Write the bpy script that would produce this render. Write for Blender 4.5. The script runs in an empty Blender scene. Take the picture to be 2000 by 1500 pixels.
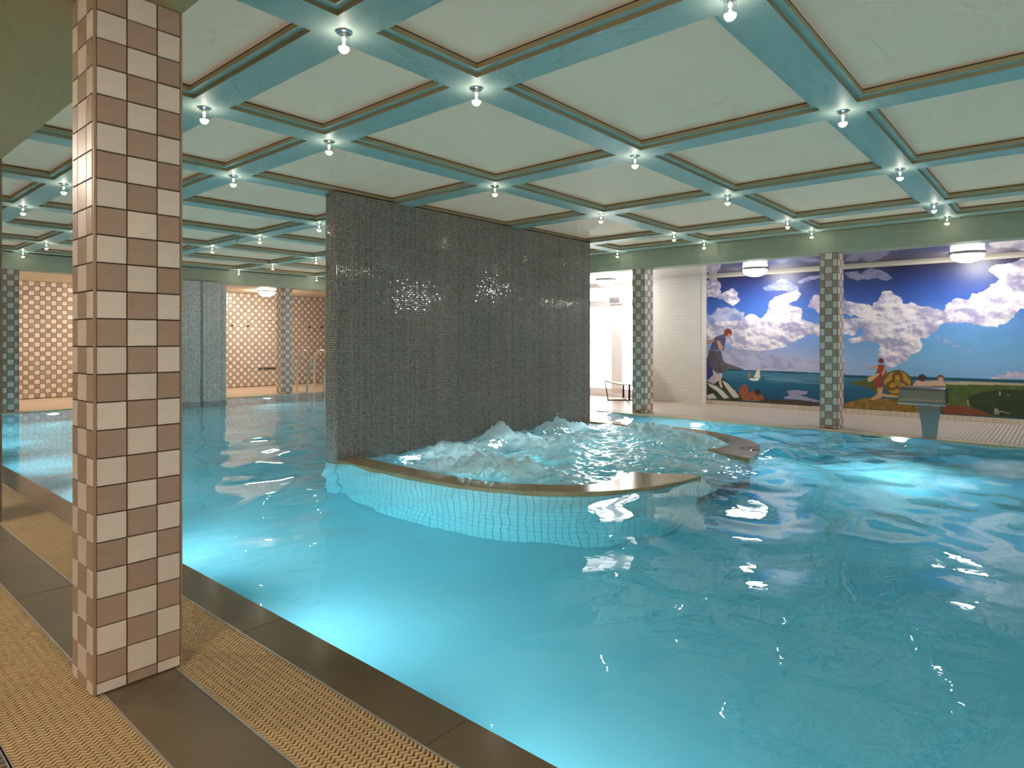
import bpy, math, random
import numpy as np
from mathutils import Vector, Matrix

random.seed(4)
rng = np.random.default_rng(4)
S = bpy.context.scene
COL = S.collection

# ------------------------------------------------------------------ camera, world, exposure
F_PX, YAW, CAM_H = 1253.0, math.radians(41.02), 1.28
cam_data = bpy.data.cameras.new('camera')
cam_data.sensor_width = 36.0
cam_data.lens = F_PX * 36.0 / 2000.0
cam_data.shift_y = -84.0 / 2000.0
cam_data.clip_start = 0.05
cam = bpy.data.objects.new('camera', cam_data)
cam.location = (0, 0, CAM_H)
cam.rotation_euler = (math.pi / 2, 0, YAW - math.pi / 2)
COL.objects.link(cam)
S.camera = cam

world = bpy.data.worlds.new('world')
S.world = world
world.use_nodes = True
world.node_tree.nodes['Background'].inputs[0].default_value = (0.55, 0.6, 0.6, 1)
world.node_tree.nodes['Background'].inputs[1].default_value = 0.0
S.view_settings.view_transform = 'Standard'
S.view_settings.look = 'None'
S.view_settings.gamma = 1.0
S.view_settings.use_curve_mapping = False
S.view_settings.exposure = 0.75
S.cycles.use_denoising = True
S.cycles.max_bounces = 6
S.cycles.diffuse_bounces = 3
S.cycles.glossy_bounces = 3
S.cycles.transmission_bounces = 6
S.cycles.transparent_max_bounces = 8
S.cycles.sample_clamp_indirect = 5.0
S.cycles.use_adaptive_sampling = True
S.cycles.adaptive_threshold = .1
S.cycles.adaptive_min_samples = 12
S.cycles.caustics_reflective = False
S.cycles.caustics_refractive = True

# light strengths (watts for lamps, strength for glowing surfaces)
BULB_W = .36
POOL_W = 42.0
SPA_W = 26.0
DOME_E = 44.0
DOME_FAR_E = 76.0
DOME_NEAR_E = 70.0
WINDOW_E = 3.6
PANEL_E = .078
SWELL = .07

# ------------------------------------------------------------------ materials
def _mat(name):
    m = bpy.data.materials.new(name)
    m.use_nodes = True
    nt = m.node_tree
    return m, nt, nt.nodes['Principled BSDF']

def srgb(*c):
    return tuple(((v / 255) / 12.92 if v / 255 <= .04045 else ((v / 255 + .055) / 1.055) ** 2.4) for v in c)

def mat(name, col, rough=.5, metal=0.0, spec=.5, var=0.0, vscale=6.0, rnd=0.0, bump=0.0, bscale=40.0, attr=None, coat=0.0):
    m, nt, p = _mat(name)
    p.inputs['Roughness'].default_value = rough
    p.inputs['Metallic'].default_value = metal
    p.inputs['Specular IOR Level'].default_value = spec
    p.inputs['Coat Weight'].default_value = coat
    p.inputs['Coat Roughness'].default_value = .06
    p.inputs['Base Color'].default_value = (*col, 1)
    N, L = nt.nodes, nt.links
    src = None
    tc = N.new('ShaderNodeTexCoord')
    if var or rnd or attr:
        hsv = N.new('ShaderNodeHueSaturation')
        hsv.inputs['Color'].default_value = (*col, 1)
        acc = None
        if var:
            n = N.new('ShaderNodeTexNoise'); n.inputs['Scale'].default_value = vscale; n.inputs['Detail'].default_value = 5
            L.new(tc.outputs['Object'], n.inputs['Vector'])
            mr = N.new('ShaderNodeMapRange'); mr.inputs[1].default_value = .3; mr.inputs[2].default_value = .7
            mr.inputs[3].default_value = 1 - var; mr.inputs[4].default_value = 1 + var
            L.new(n.outputs['Fac'], mr.inputs[0]); acc = mr.outputs[0]
        if rnd:
            oi = N.new('ShaderNodeObjectInfo')
            mr2 = N.new('ShaderNodeMapRange'); mr2.inputs[3].default_value = 1 - rnd; mr2.inputs[4].default_value = 1 + rnd
            L.new(oi.outputs['Random'], mr2.inputs[0])
            if acc is None: acc = mr2.outputs[0]
            else:
                mm = N.new('ShaderNodeMath'); mm.operation = 'MULTIPLY'; L.new(acc, mm.inputs[0]); L.new(mr2.outputs[0], mm.inputs[1]); acc = mm.outputs[0]
        if attr:
            at = N.new('ShaderNodeAttribute'); at.attribute_name = attr
            if acc is None: acc = at.outputs['Fac']
            else:
                mm = N.new('ShaderNodeMath'); mm.operation = 'MULTIPLY'; L.new(acc, mm.inputs[0]); L.new(at.outputs['Fac'], mm.inputs[1]); acc = mm.outputs[0]
        L.new(acc, hsv.inputs['Value'])
        L.new(hsv.outputs[0], p.inputs['Base Color'])
    if bump:
        n = N.new('ShaderNodeTexNoise'); n.inputs['Scale'].default_value = bscale; n.inputs['Detail'].default_value = 4
        L.new(tc.outputs['Object'], n.inputs['Vector'])
        b = N.new('ShaderNodeBump'); b.inputs['Strength'].default_value = bump; b.inputs['Distance'].default_value = .01
        L.new(n.outputs['Fac'], b.inputs['Height']); L.new(b.outputs[0], p.inputs['Normal'])
    return m

def emit(name, col, strength):
    m, nt, p = _mat(name)
    p.inputs['Base Color'].default_value = (.8, .8, .8, 1)
    p.inputs['Emission Color'].default_value = (*col, 1)
    p.inputs['Emission Strength'].default_value = strength
    return m

def quiet(m):
    m.cycles.emission_sampling = 'NONE'   # not sampled; bead and pool lens hold a lamp object, the panels none
    return m

def brick(name, c1, c2, mortar, bw, bh, ms=.03, rough=.4, axes='XZ', offset=0.0, bump=.3, coat=0.0):
    """small tiles too fine to build: a brick texture in metres on the plane named by axes"""
    m, nt, p = _mat(name)
    N, L = nt.nodes, nt.links
    tc = N.new('ShaderNodeTexCoord'); sp = N.new('ShaderNodeSeparateXYZ'); cb = N.new('ShaderNodeCombineXYZ')
    L.new(tc.outputs['Object'], sp.inputs[0])
    L.new(sp.outputs['XYZ'.index(axes[0])], cb.inputs[0]); L.new(sp.outputs['XYZ'.index(axes[1])], cb.inputs[1])
    b = N.new('ShaderNodeTexBrick'); b.offset = offset
    b.inputs['Scale'].default_value = 1.0
    b.inputs['Brick Width'].default_value = bw; b.inputs['Row Height'].default_value = bh
    b.inputs['Mortar Size'].default_value = ms * min(bw, bh)
    b.inputs['Color1'].default_value = (*c1, 1); b.inputs['Color2'].default_value = (*c2, 1); b.inputs['Mortar'].default_value = (*mortar, 1)
    L.new(cb.outputs[0], b.inputs['Vector'])
    L.new(b.outputs['Color'], p.inputs['Base Color'])
    p.inputs['Roughness'].default_value = rough
    p.inputs['Coat Weight'].default_value = coat
    if bump:
        bp = N.new('ShaderNodeBump'); bp.inputs['Strength'].default_value = bump; bp.inputs['Distance'].default_value = .002; bp.invert = True
        L.new(b.outputs['Fac'], bp.inputs['Height']); L.new(bp.outputs[0], p.inputs['Normal'])
    return m

M = {}
M['tile_light'] = mat('tile_light', srgb(222, 212, 200), .34, rnd=.05, var=.05, vscale=14)
M['tile_dark'] = mat('tile_dark', srgb(170, 148, 132), .34, rnd=.06, var=.06, vscale=14)
M['grout'] = mat('grout', srgb(92, 74, 58), .8)
M['far_light'] = mat('far_light', srgb(222, 204, 184), .3, attr='tint')
M['far_dark'] = mat('far_dark', srgb(168, 142, 122), .3, attr='tint')
M['trim_beige'] = mat('trim_beige', srgb(172, 148, 122), .35, metal=.2)
M['mosaic'] = mat('mosaic', srgb(178, 168, 160), .08, attr='tint', spec=.7)
M['mosaic_blue'] = mat('mosaic_blue', srgb(240, 234, 228), .16, attr='tint', spec=.6)
M['mosaic_grout'] = mat('mosaic_grout', srgb(96, 96, 92), .8)
M['mosaic_plain'] = brick('mosaic_plain', srgb(80, 86, 86), srgb(92, 98, 98), srgb(40, 44, 44), .0245, .0245, .12, .2)
M['stone'] = mat('stone', srgb(106, 92, 71), .3, var=.10, vscale=3.0, rnd=.05, bump=.05, bscale=30)
M['stone_wet'] = mat('stone_wet', srgb(102, 89, 68), .16, var=.10, vscale=3.0, rnd=.05, bump=.03, bscale=12)
M['rim_stone'] = mat('rim_stone', srgb(176, 150, 108), .15, var=.12, vscale=5.0, rnd=.06)
M['grate'] = mat('grate', srgb(196, 166, 122), .5, var=.05, vscale=5)
M['grate_brown'] = mat('grate_brown', srgb(120, 104, 88), .5, var=.08)
M['dark_void'] = mat('dark_void', srgb(46, 36, 26), .9)
M['steel_strip'] = mat('steel_strip', srgb(186, 180, 174), .3, metal=.6)
M['deck_pale'] = brick('deck_pale', srgb(216, 204, 190), srgb(208, 196, 182), srgb(150, 136, 120), .048, .048, .16, .35, 'XY', bump=.4)
M['deck_warm'] = brick('deck_warm', srgb(206, 178, 150), srgb(198, 170, 142), srgb(150, 120, 95), .1, .1, .05, .35, 'XY')
M['coping_pale'] = mat('coping_pale', srgb(214, 190, 154), .3, var=.06)
M['base_brown'] = mat('base_brown', srgb(104, 78, 50), .7)
M['paint_white'] = mat('paint_white', srgb(196, 218, 208), .5, var=.015, vscale=2)
M['moulding'] = mat('moulding', srgb(196, 176, 136), .6)
M['shadow_line'] = mat('shadow_line', srgb(62, 54, 42), .8)  # dark colour standing in for the shade line around each panel
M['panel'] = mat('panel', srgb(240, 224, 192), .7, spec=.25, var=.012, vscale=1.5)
_pp = M['panel'].node_tree.nodes['Principled BSDF']          # panels taken as backlit; even warm glow added, also as room fill
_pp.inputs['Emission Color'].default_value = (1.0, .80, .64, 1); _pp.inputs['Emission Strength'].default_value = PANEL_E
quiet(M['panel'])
M['bulkhead_near'] = mat('bulkhead_near', srgb(204, 186, 136), .55, spec=.3)
M['bulkhead'] = mat('bulkhead', srgb(188, 192, 166), .55, spec=.3)
M['gloss_ceiling'] = mat('gloss_ceiling', srgb(170, 156, 146), .22, spec=.8, coat=1.0, bump=.04, bscale=2.0)
M['cream'] = mat('cream', srgb(232, 214, 184), .5)
M['wall_plain'] = mat('wall_plain', srgb(205, 198, 180), .6)
M['white_tile'] = brick('white_tile', srgb(232, 226, 216), srgb(228, 222, 212), srgb(204, 196, 184), .15, .075, .03, .25, 'YZ', .5, .2)
M['base_tile'] = brick('base_tile', srgb(206, 194, 176), srgb(198, 186, 168), srgb(160, 146, 128), .1, .1, .04, .3, 'YZ')
M['white_frame'] = mat('white_frame', srgb(236, 228, 226), .4)
M['pane_glow'] = emit('pane_glow', (1.0, .97, .97), WINDOW_E)
M['dome_glow'] = emit('dome_glow', (1.0, .96, .95), DOME_E)
M['dome_glow_far'] = emit('dome_glow_far', (1.0, .94, .85), DOME_FAR_E)
M['dome_glow_near'] = emit('dome_glow_near', (1.0, .85, .72), DOME_NEAR_E)
M['lamp_metal'] = mat('lamp_metal', srgb(215, 215, 215), .25, metal=.8)
M['chrome'] = mat('chrome', (.8, .8, .8), .12, metal=1.0)
M['steel'] = mat('steel', (.34, .335, .32), .2, metal=1.0, bump=.02, bscale=4)
M['rail_steel'] = mat('rail_steel', srgb(206, 206, 190), .35, metal=.35)
M['black_steel'] = mat('black_steel', srgb(42, 32, 34), .4)
M['canvas'] = mat('canvas', srgb(228, 222, 214), .7)
M['black_print'] = mat('black_print', srgb(34, 28, 26), .6)
M['grey_grille'] = mat('grey_grille', srgb(150, 142, 142), .5)
M['bead'] = quiet(emit('bead', (1.0, .95, .88), 25.0))
M['pool_lens'] = quiet(emit('pool_lens', (.75, .97, 1.0), 12.0))
M['basin'] = brick('basin', (.56, .80, .88), (.54, .78, .86), (.51, .75, .83), .3, .3, .008, .4, 'XY', bump=0)
M['basin_tile'] = mat('basin_tile', (.64, .86, .87), .3, rnd=.03, attr=None)
M['basin_joint'] = mat('basin_joint', (.36, .58, .62), .6)

def glass_mat(name, gloss_min, white=0.0):
    m = bpy.data.materials.new(name); m.use_nodes = True
    nt = m.node_tree; N, L = nt.nodes, nt.links
    N.remove(N['Principled BSDF'])
    tr = N.new('ShaderNodeBsdfTransparent'); tr.inputs[0].default_value = (.97, .98, .97, 1)
    gl = N.new('ShaderNodeBsdfGlossy'); gl.inputs['Roughness'].default_value = .04
    lw = N.new('ShaderNodeLayerWeight'); lw.inputs['Blend'].default_value = .25
    mr = N.new('ShaderNodeMapRange'); mr.inputs[3].default_value = gloss_min; mr.inputs[4].default_value = .55
    L.new(lw.outputs['Facing'], mr.inputs[0])
    mx = N.new('ShaderNodeMixShader'); L.new(mr.outputs[0], mx.inputs[0]); L.new(tr.outputs[0], mx.inputs[1]); L.new(gl.outputs[0], mx.inputs[2])
    out = mx
    if white:
        tl = N.new('ShaderNodeBsdfTranslucent'); tl.inputs[0].default_value = (.95, .95, .92, 1)
        mx2 = N.new('ShaderNodeMixShader'); mx2.inputs[0].default_value = white
        L.new(mx.outputs[0], mx2.inputs[1]); L.new(tl.outputs[0], mx2.inputs[2]); out = mx2
    L.new(out.outputs[0], N['Material Output'].inputs['Surface'])
    return m
M['bulb_glass'] = glass_mat('bulb_glass', .04)
M['bulb_tip'] = glass_mat('bulb_tip', .06, .22)

def water_material():
    m, nt, p = _mat('pool_water')
    N, L = nt.nodes, nt.links
    p.inputs['Base Color'].default_value = (1, 1, 1, 1)
    p.inputs['Roughness'].default_value = .0
    p.inputs['IOR'].default_value = 1.333
    p.inputs['Transmission Weight'].default_value = 1.0
    tc = N.new('ShaderNodeTexCoord')
    n1 = N.new('ShaderNodeTexNoise'); n1.inputs['Scale'].default_value = 7.0; n1.inputs['Detail'].default_value = 2
    L.new(tc.outputs['Object'], n1.inputs['Vector'])
    b = N.new('ShaderNodeBump'); b.inputs['Strength'].default_value = .25; b.inputs['Distance'].default_value = .006
    L.new(n1.outputs['Fac'], b.inputs['Height']); L.new(b.outputs[0], p.inputs['Normal'])
    foam = N.new('ShaderNodeBsdfPrincipled')
    foam.inputs['Base Color'].default_value = (.86, .9, .91, 1); foam.inputs['Roughness'].default_value = .6
    foam.inputs['Subsurface Weight'].default_value = 0.0
    tl = N.new('ShaderNodeBsdfTranslucent'); tl.inputs[0].default_value = (.8, .9, .92, 1)
    fm = N.new('ShaderNodeMixShader'); fm.inputs[0].default_value = .35
    L.new(foam.outputs[0], fm.inputs[1]); L.new(tl.outputs[0], fm.inputs[2])
    at = N.new('ShaderNodeAttribute'); at.attribute_name = 'foam'
    mx = N.new('ShaderNodeMixShader')
    L.new(at.outputs['Fac'], mx.inputs[0]); L.new(p.outputs[0], mx.inputs[1]); L.new(fm.outputs[0], mx.inputs[2])
    L.new(mx.outputs[0], N['Material Output'].inputs['Surface'])
    va = N.new('ShaderNodeVolumeAbsorption')
    va.inputs['Color'].default_value = (.0, .85, .95, 1); va.inputs['Density'].default_value = .30
    L.new(va.outputs[0], N['Material Output'].inputs['Volume'])
    return m
M['water'] = water_material()

# ------------------------------------------------------------------ helpers
def tag(o, label=None, cat=None, group=None, kind=None):
    if label: o['label'] = label
    if cat: o['category'] = cat
    if group: o['group'] = group
    if kind: o['kind'] = kind
    return o

def link(name, data, parent=None, loc=(0, 0, 0), rotz=0.0, material=None):
    o = bpy.data.objects.new(name, data)
    COL.objects.link(o)
    o.location = loc; o.rotation_euler = (0, 0, rotz)
    if parent: o.parent = parent
    if material is not None and data is not None:
        if not data.materials: data.materials.append(M[material])
    return o

def empty(name, loc=(0, 0, 0), rotz=0.0):
    o = bpy.data.objects.new(name, None); COL.objects.link(o)
    o.location = loc; o.rotation_euler = (0, 0, rotz); o.empty_display_size = .1
    return o

class MB:
    def __init__(s): s.v = []; s.f = []
    def quad(s, a, b, c, d):
        n = len(s.v); s.v += [a, b, c, d]; s.f.append((n, n + 1, n + 2, n + 3)); return s
    def box(s, x0, x1, y0, y1, z0, z1):
        n = len(s.v)
        s.v += [(x0, y0, z0), (x1, y0, z0), (x1, y1, z0), (x0, y1, z0), (x0, y0, z1), (x1, y0, z1), (x1, y1, z1), (x0, y1, z1)]
        s.f += [tuple(n + i for i in q) for q in ((0, 3, 2, 1), (4, 5, 6, 7), (0, 1, 5, 4), (1, 2, 6, 5), (2, 3, 7, 6), (3, 0, 4, 7))]
        return s
    def slab(s, x0, x1, y0, y1, z0, z1, b=.003):
        """box whose top edges are chamfered"""
        n = len(s.v)
        s.v += [(x0, y0, z0), (x1, y0, z0), (x1, y1, z0), (x0, y1, z0), (x0, y0, z1 - b), (x1, y0, z1 - b), (x1, y1, z1 - b), (x0, y1, z1 - b),
                (x0 + b, y0 + b, z1), (x1 - b, y0 + b, z1), (x1 - b, y1 - b, z1), (x0 + b, y1 - b, z1)]
        F = [(0, 3, 2, 1), (8, 9, 10, 11)]
        for i in range(4):
            j = (i + 1) % 4
            F += [(i, j, 4 + j, 4 + i), (4 + i, 4 + j, 8 + j, 8 + i)]
        s.f += [tuple(n + i for i in q) for q in F]
        return s
    def loft(s, rings, close_ring=True, cap=True):
        n = len(s.v); k = len(rings[0])
        for r in rings: s.v += [tuple(p) for p in r]
        for i in range(len(rings) - 1):
            for j in range(k if close_ring else k - 1):
                a = n + i * k + j; b = n + i * k + (j + 1) % k
                s.f.append((a, b, b + k, a + k))
        if cap and close_ring:
            s.f.append(tuple(n + j for j in range(k))[::-1])
            s.f.append(tuple(n + (len(rings) - 1) * k + j for j in range(k)))
        return s
    def lathe(s, prof, cx=0, cy=0, seg=20, cap=True):
        return s.loft([[(cx + r * math.cos(2 * math.pi * j / seg), cy + r * math.sin(2 * math.pi * j / seg), z) for j in range(seg)] for r, z in prof], True, cap)
    def tube(s, pts, r, seg=10):
        pts = [Vector(p) for p in pts]; rings = []
        up = Vector((0, 0, 1))
        for i, p in enumerate(pts):
            t = (pts[min(i + 1, len(pts) - 1)] - pts[max(i - 1, 0)]).normalized()
            a = t.cross(up)
            if a.length < 1e-3: a = t.cross(Vector((1, 0, 0)))
            a.normalize(); b = t.cross(a).normalized()
            if i and a.dot(pa) < 0: a = -a; b = -b
            pa = a
            rings.append([p + r * (math.cos(2 * math.pi * j / seg) * a + math.sin(2 * math.pi * j / seg) * b) for j in range(seg)])
        return s.loft(rings)
    def bar(s, a, b, w, h, side):
        """flat bar from a to b; w along side, h along the third axis"""
        a, b = Vector(a), Vector(b); t = (b - a).normalized(); sd = Vector(side).normalized(); u = t.cross(sd).normalized()
        ring = lambda p: [p + sd * w / 2 + u * h / 2, p - sd * w / 2 + u * h / 2, p - sd * w / 2 - u * h / 2, p + sd * w / 2 - u * h / 2]
        return s.loft([ring(a), ring(b)])
    def mesh(s, name):
        me = bpy.data.meshes.new(name); me.from_pydata([tuple(p) for p in s.v], [], s.f); me.validate(); me.update(); return me
    def build(s, name, material, parent=None, loc=(0, 0, 0), rotz=0.0, smooth=False):
        me = s.mesh(name)
        if smooth:
            me.polygons.foreach_set('use_smooth', [True] * len(me.polygons))
            try: me.set_sharp_from_angle(angle=math.radians(40))
            except Exception: pass
        return link(name, me, parent, loc, rotz, material)

def np_mesh(name, verts, quads, materials, tint=None, smooth=False, matidx=None, attrname='tint'):
    me = bpy.data.meshes.new(name)
    verts = np.asarray(verts, np.float32); quads = np.asarray(quads, np.int32)
    me.vertices.add(len(verts)); me.vertices.foreach_set('co', verts.ravel())
    me.loops.add(quads.size); me.loops.foreach_set('vertex_index', quads.ravel())
    me.polygons.add(len(quads)); me.polygons.foreach_set('loop_start', np.arange(0, quads.size, 4, dtype=np.int32))
    for m in materials: me.materials.append(M[m] if isinstance(m, str) else m)
    if matidx is not None: me.polygons.foreach_set('material_index', np.asarray(matidx, np.int32))
    if tint is not None:
        tint = np.asarray(tint, np.float32)
        if tint.ndim == 1:
            a = me.attributes.new(attrname, 'FLOAT', 'POINT'); a.data.foreach_set('value', tint)
        else:
            a = me.attributes.new(attrname, 'FLOAT_COLOR', 'POINT'); a.data.foreach_set('color', tint.ravel())
    me.update(calc_edges=True); me.validate()
    (me.shade_smooth if smooth else me.shade_flat)()
    return me

def tile_batch(name, cents, ws, hs, ax, ay, t, bev, parent, materials, matidx=None, tint=None, tilt=0.0):
    """many bevelled tiles joined in one mesh. ax = unit vector across, ay = outward normal; height runs along z"""
    cents = np.asarray(cents, float); n = len(cents)
    ws = np.broadcast_to(ws, n); hs = np.broadcast_to(hs, n)
    ax = np.asarray(ax, float); ay = np.asarray(ay, float)
    if ax.ndim == 1: ax = np.broadcast_to(ax, (n, 3))
    if ay.ndim == 1: ay = np.broadcast_to(ay, (n, 3))
    up = np.array((0, 0, 1.0))
    V = np.zeros((n, 8, 3))
    sg = [(-1, -1), (1, -1), (1, 1), (-1, 1)]
    ta = rng.normal(0, tilt, n); tb = rng.normal(0, tilt, n)
    for i, (a, b) in enumerate(sg):
        V[:, i] = cents + ax * (a * ws / 2)[:, None] + up * (b * hs / 2)[:, None]
        u = a * (ws / 2 - bev); w = b * (hs / 2 - bev)
        V[:, 4 + i] = cents + ax * u[:, None] + up * w[:, None] + ay * (t + ta * u + tb * w)[:, None]
    base = (np.arange(n) * 8)[:, None, None]
    q = np.array([(4, 5, 6, 7), (0, 1, 5, 4), (1, 2, 6, 5), (2, 3, 7, 6), (3, 0, 4, 7)])[None] + base
    mi = None if matidx is None else np.repeat(np.asarray(matidx), 5)
    tn = np.repeat(np.ones(n) if tint is None else tint, 8)
    me = np_mesh(name, V.reshape(-1, 3), q.reshape(-1, 4), materials, tn, matidx=mi)
    o = link(name, me, parent)
    o['kind'] = 'stuff'
    return o

_tile_cache = {}
def tile_mesh(w, h, t, bev, material):
    key = (round(w, 4), round(h, 4), round(t, 4), material)
    if key not in _tile_cache:
        b = MB()
        o = [(-w / 2, 0, -h / 2), (w / 2, 0, -h / 2), (w / 2, 0, h / 2), (-w / 2, 0, h / 2)]
        i = [(-w / 2 + bev, -t, -h / 2 + bev), (w / 2 - bev, -t, -h / 2 + bev), (w / 2 - bev, -t, h / 2 - bev), (-w / 2 + bev, -t, h / 2 - bev)]
        b.v = o + i; b.f = [(4, 5, 6, 7), (0, 1, 5, 4), (1, 2, 6, 5), (2, 3, 7, 6), (3, 0, 4, 7)]
        me = b.mesh('tile'); me.materials.append(M[material]); _tile_cache[key] = me
    return _tile_cache[key]

# value noise for water and paint
_lat = rng.random((256, 256))
def vnoise(x, y):
    x = np.asarray(x, float); y = np.asarray(y, float)
    xi = np.floor(x).astype(int); yi = np.floor(y).astype(int); fx = x - xi; fy = y - yi
    fx = fx * fx * fx * (fx * (fx * 6 - 15) + 10); fy = fy * fy * fy * (fy * (fy * 6 - 15) + 10)
    g = lambda i, j: _lat[i & 255, j & 255]
    return (g(xi, yi) * (1 - fx) + g(xi + 1, yi) * fx) * (1 - fy) + (g(xi, yi + 1) * (1 - fx) + g(xi + 1, yi + 1) * fx) * fy
def fbm(x, y, o=4):
    s = 0; a = .5; t = 0
    for k in range(o):
        s = s + a * vnoise(x * 2 ** k + 17.3 * k, y * 2 ** k + 5.1 * k); t += a; a *= .55
    return s / t

# ------------------------------------------------------------------ layout (metres). x runs towards the mural wall, y towards the far checkered wall
X_NEAR, X_MURAL, Y_FAR, Y_BACK = 1.545, 9.90, 14.30, -4.0
Z_WATER, Z_BOTTOM = -0.02, -1.35
Z_SOFFIT, Z_LOW = 2.876, 2.57
COLX0, COLX1 = 0.751, 1.055          # near row of columns
FASC_M, FASC_F = 10.14, 14.35        # faces of the bulkheads on the mural and far sides
WALL_M, WALL_F = 12.5, 17.3

# ---- near deck
floor = MB().box(-2.0, 1.535, Y_BACK, WALL_F, -.3, -.035).build('floor', 'dark_void')
tag(floor, 'dark stone pool deck with two beige drain strips beside the near column', 'floor', kind='structure')
k0 = -5
for k in range(k0, 13):
    y0, y1 = 1.54 + 1.205 * k, 1.54 + 1.205 * (k + 1)
    MB().slab(1.349, X_NEAR, y0 + .0015, y1 - .0015, -.035, 0).build('coping_slab', 'stone_wet', floor)
    MB().slab(.786, 1.028, y0 + .0015, y1 - .0015, -.035, 0).build('paving_slab', 'stone', floor)
    MB().slab(-2.0, .15, y0 + .0015, y1 - .0015, -.035, 0).build('paving_slab', 'stone', floor)

def wavy_grating(name, x0, x1, ya, yb, label, material='grate', amp=.0055, period=.030, pitch=.0197, gap=.0078):
    root = empty(name, ((x0 + x1) / 2, ya, -.035))
    tag(root, label, 'drain grating')
    off = np.array(root.location)
    nx = int(round((x1 - x0) / .005)); xs = np.linspace(x0 + .004, x1 - .004, nx)
    ys = np.arange(ya, yb, pitch)
    wave = amp * np.sin(2 * np.pi * (xs - x0) / period) if amp else xs * 0
    if not amp: xs = xs[[0, -1]]; wave = xs * 0; nx = 2
    hb = (pitch - gap) / 2
    rows = np.stack([wave - hb + .0045, wave - hb, wave + hb, wave + hb - .0045], 0)     # 4 x nx
    Y = ys[:, None, None] + rows[None]
    Xg = np.broadcast_to(xs, Y.shape)
    Z = np.broadcast_to(np.array([-.020, -.0005, -.0005, -.020])[None, :, None], Y.shape)
    V = np.stack([Xg, Y, Z], -1) - off
    nb = len(ys)
    idx = np.arange(nb * 4 * nx).reshape(nb, 4, nx)
    q = np.stack([idx[:, :-1, :-1], idx[:, :-1, 1:], idx[:, 1:, 1:], idx[:, 1:, :-1]], -1).reshape(-1, 4)
    o = link('grate_bars', np_mesh('grate_bars', V.reshape(-1, 3), q, [material]), root); o['kind'] = 'stuff'
    c = MB()
    for xc in np.arange(x0 + .03, x1, .09): c.box(xc - .003 - off[0], xc + .003 - off[0], 0, yb - ya, .004, .010)
    c.build('cross_ribs', material, root)
    e = MB()
    for xe in (x0, x1): e.box(xe - .004 - off[0], xe + .004 - off[0], 0, yb - ya, .0, .036)
    for s_, xe in enumerate((x0, x1)):
        MB().box(xe - .004 - off[0], xe + .004 - off[0], 0, yb - ya, .0, .036).build('edge_strip', 'steel_strip', root)
    return root
wavy_grating('drain_grating', 1.032, 1.345, .6, 8.2, 'beige wavy drain grating strip between the column and the pool coping')
wavy_grating('drain_grating', .468, .782, 1.2, 8.2, 'beige wavy drain grating strip left of the near column')
wavy_grating('drain_grating', .154, .464, 1.2, 8.2, 'brown slatted drain grating in the bottom left corner', 'grate_brown', amp=0, pitch=.03, gap=.008)

# ---- mural side deck and far deck
fm = MB().box(X_MURAL + .005, 12.75, Y_BACK, WALL_F, -1.4, -.03).build('floor', 'base_brown')
tag(fm, 'pale tiled deck in front of the mural', 'floor', kind='structure')
MB().slab(10.115, 12.75, Y_BACK, 14.3, -.03, 0, .004).build('deck_surface', 'deck_pale', fm)
for k in range(12):
    MB().slab(X_MURAL, 10.085, Y_BACK + 1.55 * k, Y_BACK + 1.55 * (k + 1) - .003, -.05, 0, .006).build('coping_slab', 'coping_pale', fm)
ff = MB().box(-2.0, 12.75, Y_FAR + .005, WALL_F, -1.4, -.03).build('floor', 'base_brown')
tag(ff, 'warm tiled deck below the checkered far wall', 'floor', kind='structure')
MB().slab(1.545, 12.75, Y_FAR + .215, WALL_F, -.03, 0, .004).build('deck_surface', 'deck_warm', ff)
for k in range(6):
    MB().slab(1.545 + 1.4 * k, 1.545 + 1.4 * (k + 1) - .003, Y_FAR, Y_FAR + .185, -.05, 0, .006).build('coping_slab', 'coping_pale', ff)

# ---- pool basin
b = MB()
b.quad((1.53, Y_BACK, Z_BOTTOM), (X_MURAL, Y_BACK, Z_BOTTOM), (X_MURAL, Y_FAR, Z_BOTTOM), (1.53, Y_FAR, Z_BOTTOM))
b.quad((1.53, Y_BACK, Z_BOTTOM), (1.53, Y_FAR, Z_BOTTOM), (1.53, Y_FAR, -.034), (1.53, Y_BACK, -.034))
b.quad((X_MURAL, Y_BACK, Z_BOTTOM), (X_MURAL, Y_BACK, -.03), (X_MURAL, Y_FAR, -.03), (X_MURAL, Y_FAR, Z_BOTTOM))
b.quad((1.53, Y_FAR, Z_BOTTOM), (X_MURAL, Y_FAR, Z_BOTTOM), (X_MURAL, Y_FAR, -.03), (1.53, Y_FAR, -.03))
b.quad((1.53, Y_BACK, Z_BOTTOM), (1.53, Y_BACK, .0), (X_MURAL, Y_BACK, 0), (X_MURAL, Y_BACK, Z_BOTTOM))
pool = b.build('pool_basin', 'basin')
tag(pool, 'pale aqua swimming pool basin below the water', 'pool', kind='structure')

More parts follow.
